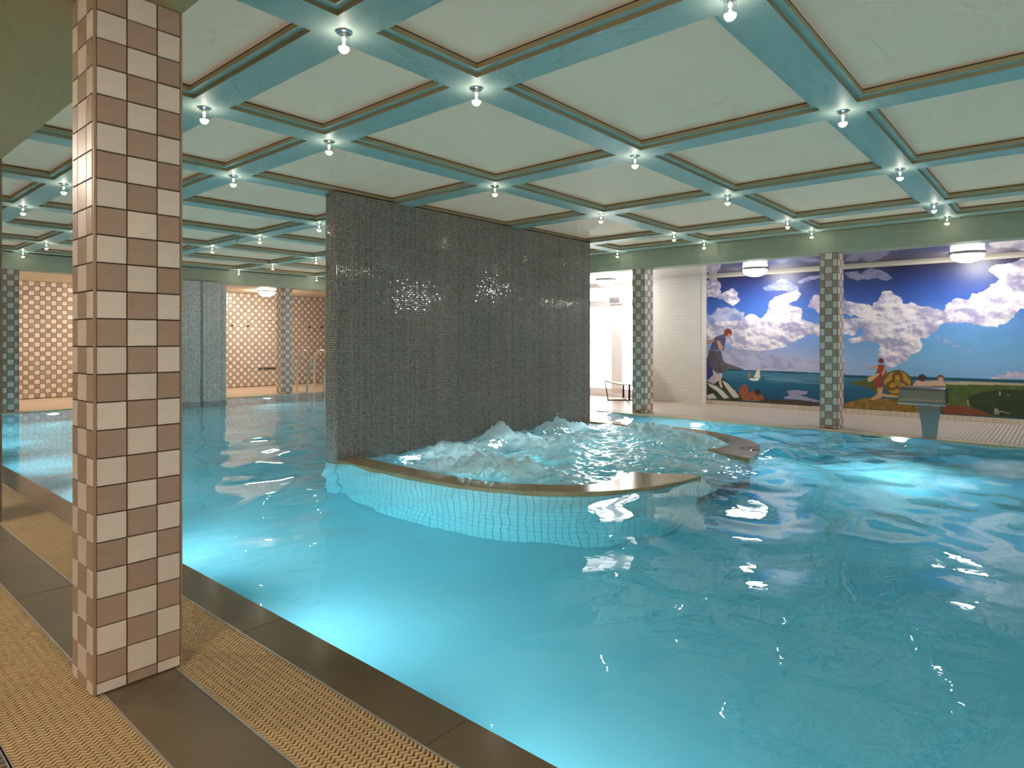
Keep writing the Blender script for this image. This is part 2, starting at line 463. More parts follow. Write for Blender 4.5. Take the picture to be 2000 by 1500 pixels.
# ---- coffered ceiling
BX = [1.93, 2.91, 4.87, 6.85, 8.83, 9.88]
BY = [-2.07, -.44, 1.19, 2.83, 4.47, 6.10, 7.72, 9.35, 10.97, 12.60, 14.10]
HW = .117
def intervals(lo, hi, beams):
    e = [lo]
    for c in beams: e += [c - HW, c + HW]
    e.append(hi)
    return [(e[i], e[i + 1]) for i in range(0, len(e), 2)], [(e[i], e[i + 1]) for i in range(1, len(e) - 1, 2)]
ox, bxs = intervals(COLX1, FASC_M, BX)
oy, bys = intervals(Y_BACK, FASC_F, BY)
c = MB()
for (x0, x1) in bxs:
    for (y0, y1) in oy + bys: c.quad((x0, y0, Z_SOFFIT), (x0, y1, Z_SOFFIT), (x1, y1, Z_SOFFIT), (x1, y0, Z_SOFFIT))
for (x0, x1) in ox:
    for (y0, y1) in bys: c.quad((x0, y0, Z_SOFFIT), (x0, y1, Z_SOFFIT), (x1, y1, Z_SOFFIT), (x1, y0, Z_SOFFIT))
ceiling = c.build('ceiling', 'paint_white')
tag(ceiling, 'coffered ceiling with a grid of pale beams over the pool', 'ceiling', kind='structure')
_cof = {}
for (x0, x1) in ox:
    for (y0, y1) in oy:
        w, h = x1 - x0, y1 - y0
        key = (round(w, 3), round(h, 3))
        if key not in _cof:
            f = min(1.0, w * .25 / .044, h * .25 / .044)
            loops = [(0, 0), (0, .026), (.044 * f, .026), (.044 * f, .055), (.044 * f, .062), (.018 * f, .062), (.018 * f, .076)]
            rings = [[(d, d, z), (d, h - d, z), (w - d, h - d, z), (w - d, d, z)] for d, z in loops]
            fr = MB().loft(rings, True, False).mesh('coffer_moulding'); fr.materials.append(M['moulding']); fr.materials.append(M['paint_white']); fr.materials.append(M['shadow_line'])
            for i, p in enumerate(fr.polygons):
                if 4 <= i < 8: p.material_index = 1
                if 12 <= i < 16: p.material_index = 2  # shadow line painted along the top of the frame
            d = .018 * f
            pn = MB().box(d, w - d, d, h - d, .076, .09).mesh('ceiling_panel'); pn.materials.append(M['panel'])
            _cof[key] = (fr, pn)
        fr, pn = _cof[key]
        link('coffer_moulding', fr, ceiling, (x0, y0, Z_SOFFIT))
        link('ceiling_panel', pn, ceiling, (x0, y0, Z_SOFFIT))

def struct(name, bm, m, label, cat, parent=None):
    return tag(bm.build(name, m, parent), label, cat, kind='structure')
struct('trim_1', MB().box(-2, COLX1, Y_BACK, WALL_F, Z_LOW, 3.0), 'bulkhead_near', 'broad flat lowered soffit above the near column', 'bulkhead')
struct('trim_2', MB().box(FASC_M, FASC_M + .305, Y_BACK, FASC_F, Z_LOW, 3.0), 'bulkhead', 'pale green bulkhead beam in front of the mural', 'bulkhead')
struct('trim_3', MB().box(COLX1, 12.75, FASC_F, FASC_F + .305, Z_LOW, 3.0), 'bulkhead', 'pale green bulkhead beam before the checkered far wall', 'bulkhead')
struct('ceiling', MB().box(FASC_M + .305, 12.75, Y_BACK, FASC_F, 2.60, 2.7), 'gloss_ceiling', 'glossy lacquered low ceiling above the mural deck', 'ceiling')
struct('ceiling', MB().box(COLX1, 12.75, FASC_F + .305, WALL_F, 2.60, 2.7), 'cream', 'cream low ceiling above the far deck', 'ceiling')

# ---- walls
wf = struct('wall_far', MB().box(-2, 12.75, WALL_F, WALL_F + .15, -.03, 2.7), 'grout', 'beige and taupe checkered tile wall at the far end', 'wall')
tp = .1035
cs, mi = [], []
for i in range(int(11.2 / tp)):
    for j in range(25):
        cs.append((1.6 + (i + .5) * tp, WALL_F, .01 + (j + .5) * tp)); mi.append((i + j) % 2)
tile_batch('wall_tiles', cs, tp - .006, tp - .006, (1, 0, 0), (0, -1, 0), .006, .003, wf, ['far_light', 'far_dark'], mi, 1 + rng.normal(0, .05, len(cs)), .004)
wl = struct('wall_left', MB().box(-2.15, -2, Y_BACK, WALL_F, -.03, 2.7), 'wall_plain', 'plain wall behind the near deck', 'wall')
wb = struct('wall_back', MB().box(-2.15, 12.75, Y_BACK - .15, Y_BACK, -.03, 3.0), 'wall_plain', 'plain wall closing the pool hall on the right', 'wall')
wm = struct('wall_right', MB().box(WALL_M + .02, 12.9, Y_BACK, 5.60, -.03, 2.6), 'wall_plain', 'wall that carries the painted mural', 'wall')
ww = struct('wall_tiled', MB().box(WALL_M - .06, 12.9, 5.605, 6.95, -.03, 2.6), 'white_tile', 'white tiled wall between the mural and the bright windows', 'wall')
struct('trim_4', MB().box(WALL_M - .075, WALL_M - .06, 5.60, 5.68, 0, 2.6), 'white_frame', 'narrow white edge strip beside the mural', 'trim')
struct('baseboard_mural', MB().box(WALL_M - .025, WALL_M + .02, Y_BACK, 5.60, 0, .082), 'base_tile', 'beige tiled skirting under the mural', 'baseboard')
struct('wall_side', MB().box(12.74, 12.9, 11.0, WALL_F, -.03, 2.6), 'wall_plain', 'plain wall beyond the bright windows', 'wall')

# ---- bright windows
wfr = MB()
wy = [6.95, 7.69, 7.976, 9.00, 9.28, 10.3, 10.58, 11.0]
wfr.box(12.70, 12.8, 6.95, 11.0, 0, .18).box(12.70, 12.8, 6.95, 11.0, 2.08, 2.222).box(12.70, 12.8, 6.95, 11.0, 2.52, 2.60)
for a, b2 in ((7.69, 7.976), (9.0, 9.28), (10.3, 10.58)): wfr.box(12.66, 12.8, a, b2, .18, 2.08)
for a in (7.83, 9.14, 10.44): wfr.box(12.73, 12.8, a - .02, a + .02, 2.222, 2.52)
win = tag(wfr.build('window_1', 'white_frame'), 'white window front with glowing frosted panes behind the lounge chairs', 'window', kind='structure')
for a, b2 in ((6.95, 7.69), (7.976, 9.0), (9.28, 10.3), (10.58, 11.0)):
    MB().box(12.77, 12.785, a, b2, .18, 2.08).build('window_pane', 'pane_glow', win)
for a, b2 in ((6.95, 7.81), (7.85, 9.12), (9.16, 10.42), (10.46, 11.0)):
    MB().box(12.77, 12.785, a, b2, 2.222, 2.52).build('window_pane', 'pane_glow', win)

# ---- tiled columns
NARROW = [.064, .104, .064]; WIDE = [.100, .104, .085]
TRIM = .008
def column(x0, y0, label, swap=False, loose=('-y', '-x'), group='checkered columns around the pool', tx='tile_light', td='tile_dark'):
    wx, wy_ = (WIDE, NARROW) if not swap else (NARROW, WIDE)
    sx, sy = sum(wx) + 2 * TRIM, sum(wy_) + 2 * TRIM
    root = empty('tiled_column', (x0, y0, 0)); tag(root, label, 'column', group)
    MB().box(.004, sx - .004, .004, sy - .004, 0, Z_LOW + .02).build('core', 'grout', root)
    for cx in (0, sx - TRIM):
        for cy in (0, sy - TRIM):
            MB().box(cx, cx + TRIM, cy, cy + TRIM, 0, Z_LOW).build('corner_trim', 'trim_beige', root)
    rows = [(0.004, .045)]
    z = .045
    while z < Z_LOW - .01:
        rows.append((z, min(z + .1012, Z_LOW))); z += .1012
    bc, bw, bh, bax, bay, bm = [], [], [], [], [], []
    for face, ws in (('-y', wx), ('+y', wx), ('-x', wy_), ('+x', wy_)):
        pos = TRIM
        for ci, w in enumerate(ws):
            m = pos + w / 2; pos += w
            for ri, (za, zb) in enumerate(rows):
                tw, th, zc = w - .0035, zb - za - .0035, (za + zb) / 2
                if th < .01: continue
                dark = (ci + ri) % 2
                if face == '-y': cpt, r = (m, .003, zc), 0
                elif face == '+y': cpt, r = (m, sy - .003, zc), math.pi
                elif face == '-x': cpt, r = (.003, m, zc), -math.pi / 2
                else: cpt, r = (sx - .003, m, zc), math.pi / 2
                if face in loose:
                    link('tile', tile_mesh(tw, th, .006, .0015, td if dark else tx), root, cpt, r)
                else:
                    bc.append(cpt); bw.append(tw); bh.append(th); bm.append(dark)
                    bax.append((math.cos(r), math.sin(r), 0)); bay.append((math.sin(r), -math.cos(r), 0))
    if bc: tile_batch('hidden_tiles' if loose else 'tiles', bc, np.array(bw), np.array(bh), bax, bay, .006, .0015, root, [tx, td], bm)
    return root
column(COLX0, 2.642, 'large checkered tile column standing on the near deck')
column(COLX0, 5.70, 'checkered tile column at the left edge of the picture', loose=())
column(10.14, 2.545, 'checkered tile column in front of the middle of the mural')
column(10.14, 5.700, 'checkered tile column beside the bright windows and lounge chair')
column(10.14, 8.97, 'checkered tile column behind the dark mosaic wall', loose=())
column(8.07, 14.36, 'checkered tile column by the ladder on the far side', swap=True, loose=())
column(2.66, 14.36, 'checkered tile column on the far side at the left edge', swap=True, loose=())

# ---- dark mosaic wall in the pool
MW = (3.93, 8.72, 5.90, 6.10)
mwall = MB().box(MW[0], MW[1], MW[2], MW[3], -.06, Z_SOFFIT).build('mosaic_wall', 'mosaic_grout')
MB().box(MW[0] - .004, MW[1] + .004, MW[2] - .004, MW[3] + .004, Z_BOTTOM, -.05).build('submerged_foot', 'basin', mwall)
tag(mwall, 'tall freestanding wall of dark grey glass mosaic behind the whirlpool', 'wall', kind='structure')
mp = .0245
def mosaic_face(parent, x0, x1, z0, z1, fixed, axis, mats, amp=.12):
    n = int((x1 - x0) / mp); m = int((z1 - z0) / mp); px = (x1 - x0) / n; pz = (z1 - z0) / m
    I, J = np.meshgrid(np.arange(n), np.arange(m), indexing='ij')
    a = x0 + (I.ravel() + .5) * px; z = z0 + (J.ravel() + .5) * pz
    t = 1 + rng.normal(0, amp, len(a)) + .10 * np.repeat(rng.normal(0, 1, n), m) * .6
    if axis == '-y': cc = np.stack([a, np.full_like(a, fixed), z], 1); ax, ay = (1, 0, 0), (0, -1, 0)
    elif axis == '-x': cc = np.stack([np.full_like(a, fixed), a, z], 1); ax, ay = (0, -1, 0), (-1, 0, 0)
    elif axis == '+x': cc = np.stack([np.full_like(a, fixed), a, z], 1); ax, ay = (0, 1, 0), (1, 0, 0)
    else: cc = np.stack([a, np.full_like(a, fixed), z], 1); ax, ay = (-1, 0, 0), (0, 1, 0)
    return tile_batch('mosaic_tiles', cc, px - .004, pz - .004, ax, ay, .0035, .0022, parent, mats, None, np.clip(t, .5, 1.7), .015)
mosaic_face(mwall, MW[0], MW[1], -.05, Z_SOFFIT, MW[2], '-y', ['mosaic'])
mosaic_face(mwall, MW[2], MW[3], -.05, Z_SOFFIT, MW[0], '-x', ['mosaic'])
mosaic_face(mwall, MW[2], MW[3], -.05, Z_SOFFIT, MW[1], '+x', ['mosaic'])
pier = MB().box(5.3, 6.10, 14.22, 14.7, Z_BOTTOM, Z_LOW).box(6.10, 6.60, 14.17, 14.7, Z_BOTTOM, Z_LOW).build('mosaic_pier', 'mosaic_grout')
tag(pier, 'blue grey mosaic pier at the far pool edge behind the near column', 'pier', kind='structure')
mosaic_face(pier, 5.3, 6.10, -.1, Z_LOW, 14.22, '-y', ['mosaic_blue'])
mosaic_face(pier, 6.10, 6.60, -.1, Z_LOW, 14.17, '-y', ['mosaic_blue'])
mosaic_face(pier, 14.17, 14.22, -.1, Z_LOW, 6.10, '-x', ['mosaic_blue'])

# ------------------------------------------------------------------ whirlpool rim
half = [(3.96, 5.90), (3.93, 5.3), (3.93, 4.70), (3.98, 4.04), (4.14, 3.58), (4.38, 3.22), (4.68, 2.94), (5.02, 2.77), (5.40, 2.67), (5.74, 2.63)]
def catmull(pts, n=8):
    P = [Vector((2 * pts[0][0] - pts[1][0], 2 * pts[0][1] - pts[1][1]))] + [Vector(p) for p in pts]
    P.append(2 * P[-1] - P[-2]); out = []
    for i in range(1, len(P) - 2):
        a, b_, c_, d = P[i - 1], P[i], P[i + 1], P[i + 2]
        for k in range(n):
            t = k / n
            out.append(.5 * ((2 * b_) + (c_ - a) * t + (2 * a - 5 * b_ + 4 * c_ - d) * t * t + (3 * b_ - a - 3 * c_ + d) * t ** 3))
    out.append(P[-2]); return out
outer_l = catmull(half)
NL = len(outer_l)
def rim_width(u):
    w = .27 + .30 * max(0, (u - .62) / .26) ** 1.5 if u < .88 else .57 * max(0, (1 - u) / .12) ** .75
    return min(w, .57)
inner_l = []
for i, p in enumerate(outer_l):
    t = (outer_l[min(i + 1, NL - 1)] - outer_l[max(i - 1, 0)]).normalized()
    n = Vector((-t.y, t.x))
    if n.dot(Vector((6.37, 4.9)) - p) < 0: n = -n
    inner_l.append(p + n * max(.012, rim_width(i / (NL - 1))))
XC = 6.35
mirror = lambda P: [Vector((2 * XC - p.x, p.y)) for p in P]
spa = empty('whirlpool_rim', (XC, 5.88, Z_BOTTOM))
tag(spa, 'curved whirlpool enclosure with brown stone rim in front of the mosaic wall', 'whirlpool')
LIFT = Vector((XC, 5.88, Z_BOTTOM))
Z_RIM = .006
spa_tiles = []
for side, (O, I) in enumerate(((outer_l, inner_l), (mirror(outer_l), mirror(inner_l)))):
    fl = (lambda q: q) if side == 0 else (lambda q: q[::-1])
    step = 4
    for a in range(0, NL - 1, step):
        e = min(a + step, NL - 1)
        ring_top = [(*O[i], Z_RIM) for i in range(a, e + 1)] + [(*I[i], Z_RIM) for i in range(e, a - 1, -1)]
        st = MB(); k = len(ring_top)
        top = [Vector(p) - LIFT for p in ring_top]; bot = [v - Vector((0, 0, .06)) for v in top]
        cen = sum(top, Vector()) / k
        top2 = [cen + (v - cen) * .994 for v in top]
        st.v = [tuple(v) for v in bot + top2]
        st.f = [fl(tuple(range(k, 2 * k)))] + [fl((j, (j + 1) % k, k + (j + 1) % k, k + j)) for j in range(k)]
        st.build('coping_stone', 'rim_stone', spa)
    w = MB(); inset = []
    for i in range(NL - 1):
        for A, s_ in ((O, 1), (I, -1)):
            p, q = Vector((*A[i], 0)), Vector((*A[i + 1], 0))
            lo, hi = Z_BOTTOM, Z_RIM - .05
            qd = [(p.x, p.y, lo), (q.x, q.y, lo), (q.x, q.y, hi), (p.x, p.y, hi)]
            if (s_ == 1) == (side == 0): qd = qd[::-1]
            w.quad(*[tuple(Vector(v) - LIFT) for v in qd])
    w.build('basin_wall', 'basin_joint', spa)
    # aqua wall tiles outside and inside
    for A, sgn in ((O, 1), (I, -1)):
        L_ = [0]
        for i in range(NL - 1): L_.append(L_[-1] + (A[i + 1] - A[i]).length)
        tw, th = .068, .098
        for c_ in range(int(L_[-1] / tw)):
            s = (c_ + .5) * tw
            i = max(j for j in range(NL) if L_[j] <= s); i = min(i, NL - 2)
            f = (s - L_[i]) / max(1e-6, L_[i + 1] - L_[i])
            p = A[i].lerp(A[i + 1], f); t = (A[i + 1] - A[i]).normalized()
            n = Vector((-t.y, t.x))
            mid = O[i].lerp(O[i + 1], f) - I[i].lerp(I[i + 1], f)
            if n.dot(mid) * sgn < 0: n = -n
            for r_ in range(13):
                spa_tiles.append((p.x, p.y, Z_BOTTOM + .02 + (r_ + .5) * th, n.x, n.y, sgn, (Vector((p.x, p.y)).length if sgn > 0 and side == 0 else 99)))
near = sorted(range(len(spa_tiles)), key=lambda i: spa_tiles[i][6] - .35 * spa_tiles[i][2])[:300]
ns = set(near)
M['basin_tile_far'] = M['basin_tile']
for i in near:
    x, y, z, nx_, ny_, sg, d = spa_tiles[i]
    link('wall_tile', tile_mesh(.062, .092, .005, .0015, 'basin_tile'), spa, tuple(Vector((x, y, z)) - LIFT), math.atan2(nx_, -ny_))
rest = [t for i, t in enumerate(spa_tiles) if i not in ns]
R_ = np.array(rest)
tile_batch('wall_tiles', R_[:, :3] - np.array(LIFT), .062, .092, np.stack([-R_[:, 4], R_[:, 3], R_[:, 0] * 0], 1), np.stack([R_[:, 3], R_[:, 4], R_[:, 0] * 0], 1), .005, .0015, spa, ['basin_tile'])
# raised floor of the whirlpool
fl_ = MB(); pts = [Vector((*p, -.75)) - LIFT for p in inner_l] + [Vector((*p, -.75)) - LIFT for p in mirror(inner_l)[::-1]]
fl_.v = [tuple(p) for p in pts]; fl_.f = [tuple(range(len(pts)))]
fl_.build('seat_floor', 'basin_tile', spa)

# ------------------------------------------------------------------ water surface
def axis_pts(lo, hi, flo, fhi, coarse, fine):
    a = np.arange(lo, flo, coarse); b_ = np.arange(flo, fhi, fine); c_ = np.linspace(fhi, hi, int((hi - fhi) / coarse) + 1)
    return np.concatenate([a, b_, c_])
wx = axis_pts(1.532, 9.908, 3.85, 8.95, .04, .017)
wy_ = axis_pts(Y_BACK + .004, 14.31, 2.4, 5.95, .045, .017)
GX, GY = np.meshgrid(wx, wy_, indexing='ij')
px, py = GX.ravel(), GY.ravel()
outline = [tuple(p) for p in outer_l] + [tuple(p) for p in mirror(outer_l)[::-1]]
inline = [tuple(p) for p in inner_l] + [tuple(p) for p in mirror(inner_l)[::-1]]
def inside(px, py, poly):
    r = np.zeros(len(px), bool); n = len(poly)
    for i in range(n):
        x0, y0 = poly[i]; x1, y1 = poly[(i + 1) % n]
        if y0 == y1: continue
        c_ = ((y0 > py) != (y1 > py)) & (px < (x1 - x0) * (py - y0) / (y1 - y0) + x0)
        r ^= c_
    return r
def dist_poly(px, py, poly):
    d = np.full(len(px), 99.0); n = len(poly)
    for i in range(n - 1):
        a = np.array(poly[i]); b_ = np.array(poly[i + 1]); e = b_ - a; L2 = e @ e + 1e-12
        t = np.clip(((px - a[0]) * e[0] + (py - a[1]) * e[1]) / L2, 0, 1)
        d = np.minimum(d, np.hypot(px - a[0] - t * e[0], py - a[1] - t * e[1]))
    return d
sel = (px > 3.5) & (px < 9.4) & (py > 2.0) & (py < 6.0)
ins = np.zeros(len(px), bool); dd = np.full(len(px), 9.0)
ins[sel] = inside(px[sel], py[sel], inline)
dd[sel] = dist_poly(px[sel], py[sel], inline)
spa_m = np.where(ins, np.clip(dd / .14, 0, 1), 0)
gap = np.exp(-((px - 6.4) / .55) ** 2 - ((py - 2.75) / .35) ** 2)
spa_m = np.maximum(spa_m, gap * (py < 3.4) * .8)
dspa = np.hypot((px - 6.35) / 1.0, py - 4.4)
# gentle swell on the pool
hgt = np.zeros(len(px))
for k in range(46):
    lam = float(np.exp(rng.uniform(np.log(.34), np.log(1.7)))); th = rng.uniform(0, 2 * math.pi)
    kk = 2 * math.pi / lam
    hgt += (SWELL * lam ** .25 / kk / math.sqrt(23)) * np.sin(kk * (px * math.cos(th) + py * math.sin(th)) + rng.uniform(0, 6.28))
calm = .20 + .25 / (1 + np.exp((5.2 - px) / .8)) + .9 / (1 + np.exp((dspa - 4.4) / .6))
calm *= .55 + .9 * vnoise(px * .5 + 3, py * .5)
right_chop = np.exp(-((px - 7.8) / 1.3) ** 2 - ((py - 2.3) / .8) ** 2)
calm += 1.4 * right_chop * (px > 7.2)
hgt *= calm
n_big = fbm(px * 2.6, py * 2.6, 4); n_mid = fbm(px * 7 + 9, py * 7, 3); n_fin = fbm(px * 17 + 3, py * 17 + 8, 3)
turb = (n_big - .5) * .06 + (n_mid - .5) * .04 + (n_fin - .5) * .02
hgt += spa_m * turb + right_chop * (px > 6.8) * (n_mid - .5) * .035
foam = spa_m * np.clip((n_big * .45 + n_mid * .35 + n_fin * .2 - .45) * 4.8, 0, 1) * .88
PLUMES = [(4.62, 4.42, .15, .36), (4.75, 4.08, .14, .30), (4.45, 4.75, .12, .26), (6.30, 5.70, .22, .13), (6.3, 5.55, .10, .35), (5.22, 5.55, .15, .24),
          (5.5, 5.35, .10, .30), (7.66, 5.55, .17, .26), (7.35, 5.6, .11, .25), (5.1, 5.0, .06, .3), (8.02, 4.35, .13, .36), (8.25, 4.75, .10, .3), (7.75, 3.6, .12, .36), (7.45, 3.1, .07, .28),
          (6.2, 5.1, .07, .4), (7.0, 5.0, .05, .4)]
for (cx, cy, h_, r_) in PLUMES:
    r = np.hypot(px - cx, py - cy) / r_
    g = np.exp(-r * r) * np.where(spa_m > .02, np.minimum(1, spa_m * 1.5), 0)
    hgt += g * h_ * (.15 + 1.0 * n_mid + .35 * (n_fin - .5))
    foam = np.maximum(foam, np.clip(g * 2.2, 0, 1) * (.70 + .4 * n_mid))
foam = np.maximum(foam, np.clip((n_fin * .5 + n_mid * .5 - .52) * 5, 0, 1) * right_chop * (px > 7.0) * .7)
jet = np.exp(-(((px - 8.2) / .55) ** 2 + ((py - .42) / .36) ** 2) ** 2)
foam = np.maximum(foam, jet * np.clip(.35 + 1.3 * (n_big - .2), 0, .85))
hgt += jet * (n_mid - .45) * .04
foam = np.clip(foam, 0, .92)
V = np.stack([px, py, Z_WATER + hgt], 1)
nxw, nyw = len(wx), len(wy_)
idx = np.arange(nxw * nyw).reshape(nxw, nyw)
q = np.stack([idx[:-1, :-1], idx[1:, :-1], idx[1:, 1:], idx[:-1, 1:]], -1).reshape(-1, 4)
wo = link('pool_water', np_mesh('pool_water', V, q, ['water'], foam, smooth=True, attrname='foam'))
tag(wo, 'turquoise pool water, rippled and foaming inside the whirlpool', 'water', kind='stuff')

# ------------------------------------------------------------------ mural (flat painting), coordinates in metres: s from its left edge, z up
CLOUDS=[
('A',[(-0.096,2.563),(0.207,2.543),(0.286,2.362),(0.275,2.231),(0.366,2.248),(0.589,2.302),(0.676,2.233),(0.665,2.061),(0.567,1.968),(0.433,2.027),(0.298,2.12),(0.184,2.18),(-0.096,2.204)]),
('B',[(-0.096,1.845),(0.138,1.839),(0.275,1.967),(0.589,1.913),(0.763,1.843),(0.742,1.736),(0.633,1.674),(0.455,1.612),(0.229,1.594),(-0.096,1.531)]),
('A',[(-0.096,1.531),(0.229,1.682),(0.478,1.655),(0.763,1.735),(0.935,1.763),(1.104,1.769),(1.269,1.932),(1.269,2.016),(1.412,2.135),(1.552,2.19),(1.749,2.201),(1.846,2.135),(1.749,2.038),(1.631,1.981),(1.592,1.942),(1.729,1.916),(1.865,1.831),(1.827,1.67),(2.018,1.585),(2.168,1.583),(2.297,1.541),(2.297,1.363),(1.827,1.365),(1.631,1.264),(1.492,1.326),(1.552,1.182),(1.351,1.097),(1.02,1.094),(0.633,1.133),(0.366,1.219),(-0.096,1.218)]),
('W',[(1.145,2.294),(1.351,2.408),(1.492,2.451),(1.631,2.391),(1.788,2.3),(1.807,2.198),(1.631,2.206),(1.432,2.237),(1.228,2.227)]),
('W',[(1.788,2.381),(1.942,2.453),(2.168,2.458),(2.168,2.398),(1.98,2.39),(1.827,2.349)]),
('P',[(1.98,2.028),(2.074,2.104),(2.315,2.113),(2.315,1.777),(2.074,1.844),(1.98,1.928)]),
('L',[(0.343,1.0),(0.633,1.036),(1.02,1.03),(1.631,0.998),(2.168,0.926),(2.568,0.915),(2.568,0.74),(0.366,0.781)]),
('G',[(0.366,1.153),(0.633,1.144),(0.935,1.093),(1.228,1.075),(1.02,1.009),(0.633,1.004),(0.366,1.022)]),
('L',[(2.558,2.502),(2.741,2.533),(2.861,2.458),(2.98,2.549),(3.135,2.483),(3.25,2.432),(3.344,2.339),(3.25,2.291),(3.058,2.357),(2.801,2.351),(2.619,2.419)]),
('A',[(2.371,2.105),(2.619,2.026),(2.741,1.999),(2.841,1.906),(2.98,1.901),(3.077,2.029),(3.154,2.112),(3.306,2.126),(3.419,2.013),(3.474,1.904),(3.584,1.911),(3.675,1.834),(3.871,1.837),(4.045,1.821),(4.079,1.902),(4.215,1.948),(4.382,1.951),(4.431,2.049),(4.561,2.062),(4.642,2.118),(4.768,2.209),(4.657,2.354),(4.657,2.434),(4.737,2.487),(5.074,2.537),(5.71,2.483),(5.71,1.746),(5.015,1.749),(4.969,1.654),(4.768,1.561),(4.721,1.502),(4.561,1.505),(4.349,1.548),(4.096,1.573),(4.01,1.513),(3.941,1.431),(3.871,1.348),(3.729,1.307),(3.738,1.202),(3.693,1.097),(3.548,1.052),(3.511,0.946),(3.419,0.901),(3.287,0.833),(3.231,0.832),(3.192,0.939),(3.116,1.068),(3.154,1.199),(3.038,1.264),(2.861,1.397),(2.881,1.529),(2.781,1.464),(2.721,1.398),(2.371,1.4),(2.371,1.696),(2.901,1.683),(2.701,1.733),(2.371,1.855)]),
('A',[(2.66,1.342),(2.96,1.357),(3.154,1.308),(3.173,1.243),(2.619,1.241)]),
('P',[(4.657,0.702),(4.752,0.754),(4.846,0.748),(4.893,0.798),(4.985,0.801),(5.074,0.746),(5.571,0.755),(5.571,0.699),(4.673,0.682)]),
('W',[(3.906,1.39),(4.01,1.265),(4.182,1.204),(4.415,1.125),(4.529,1.156),(4.415,1.145),(4.182,1.245),(4.01,1.348)]),
]
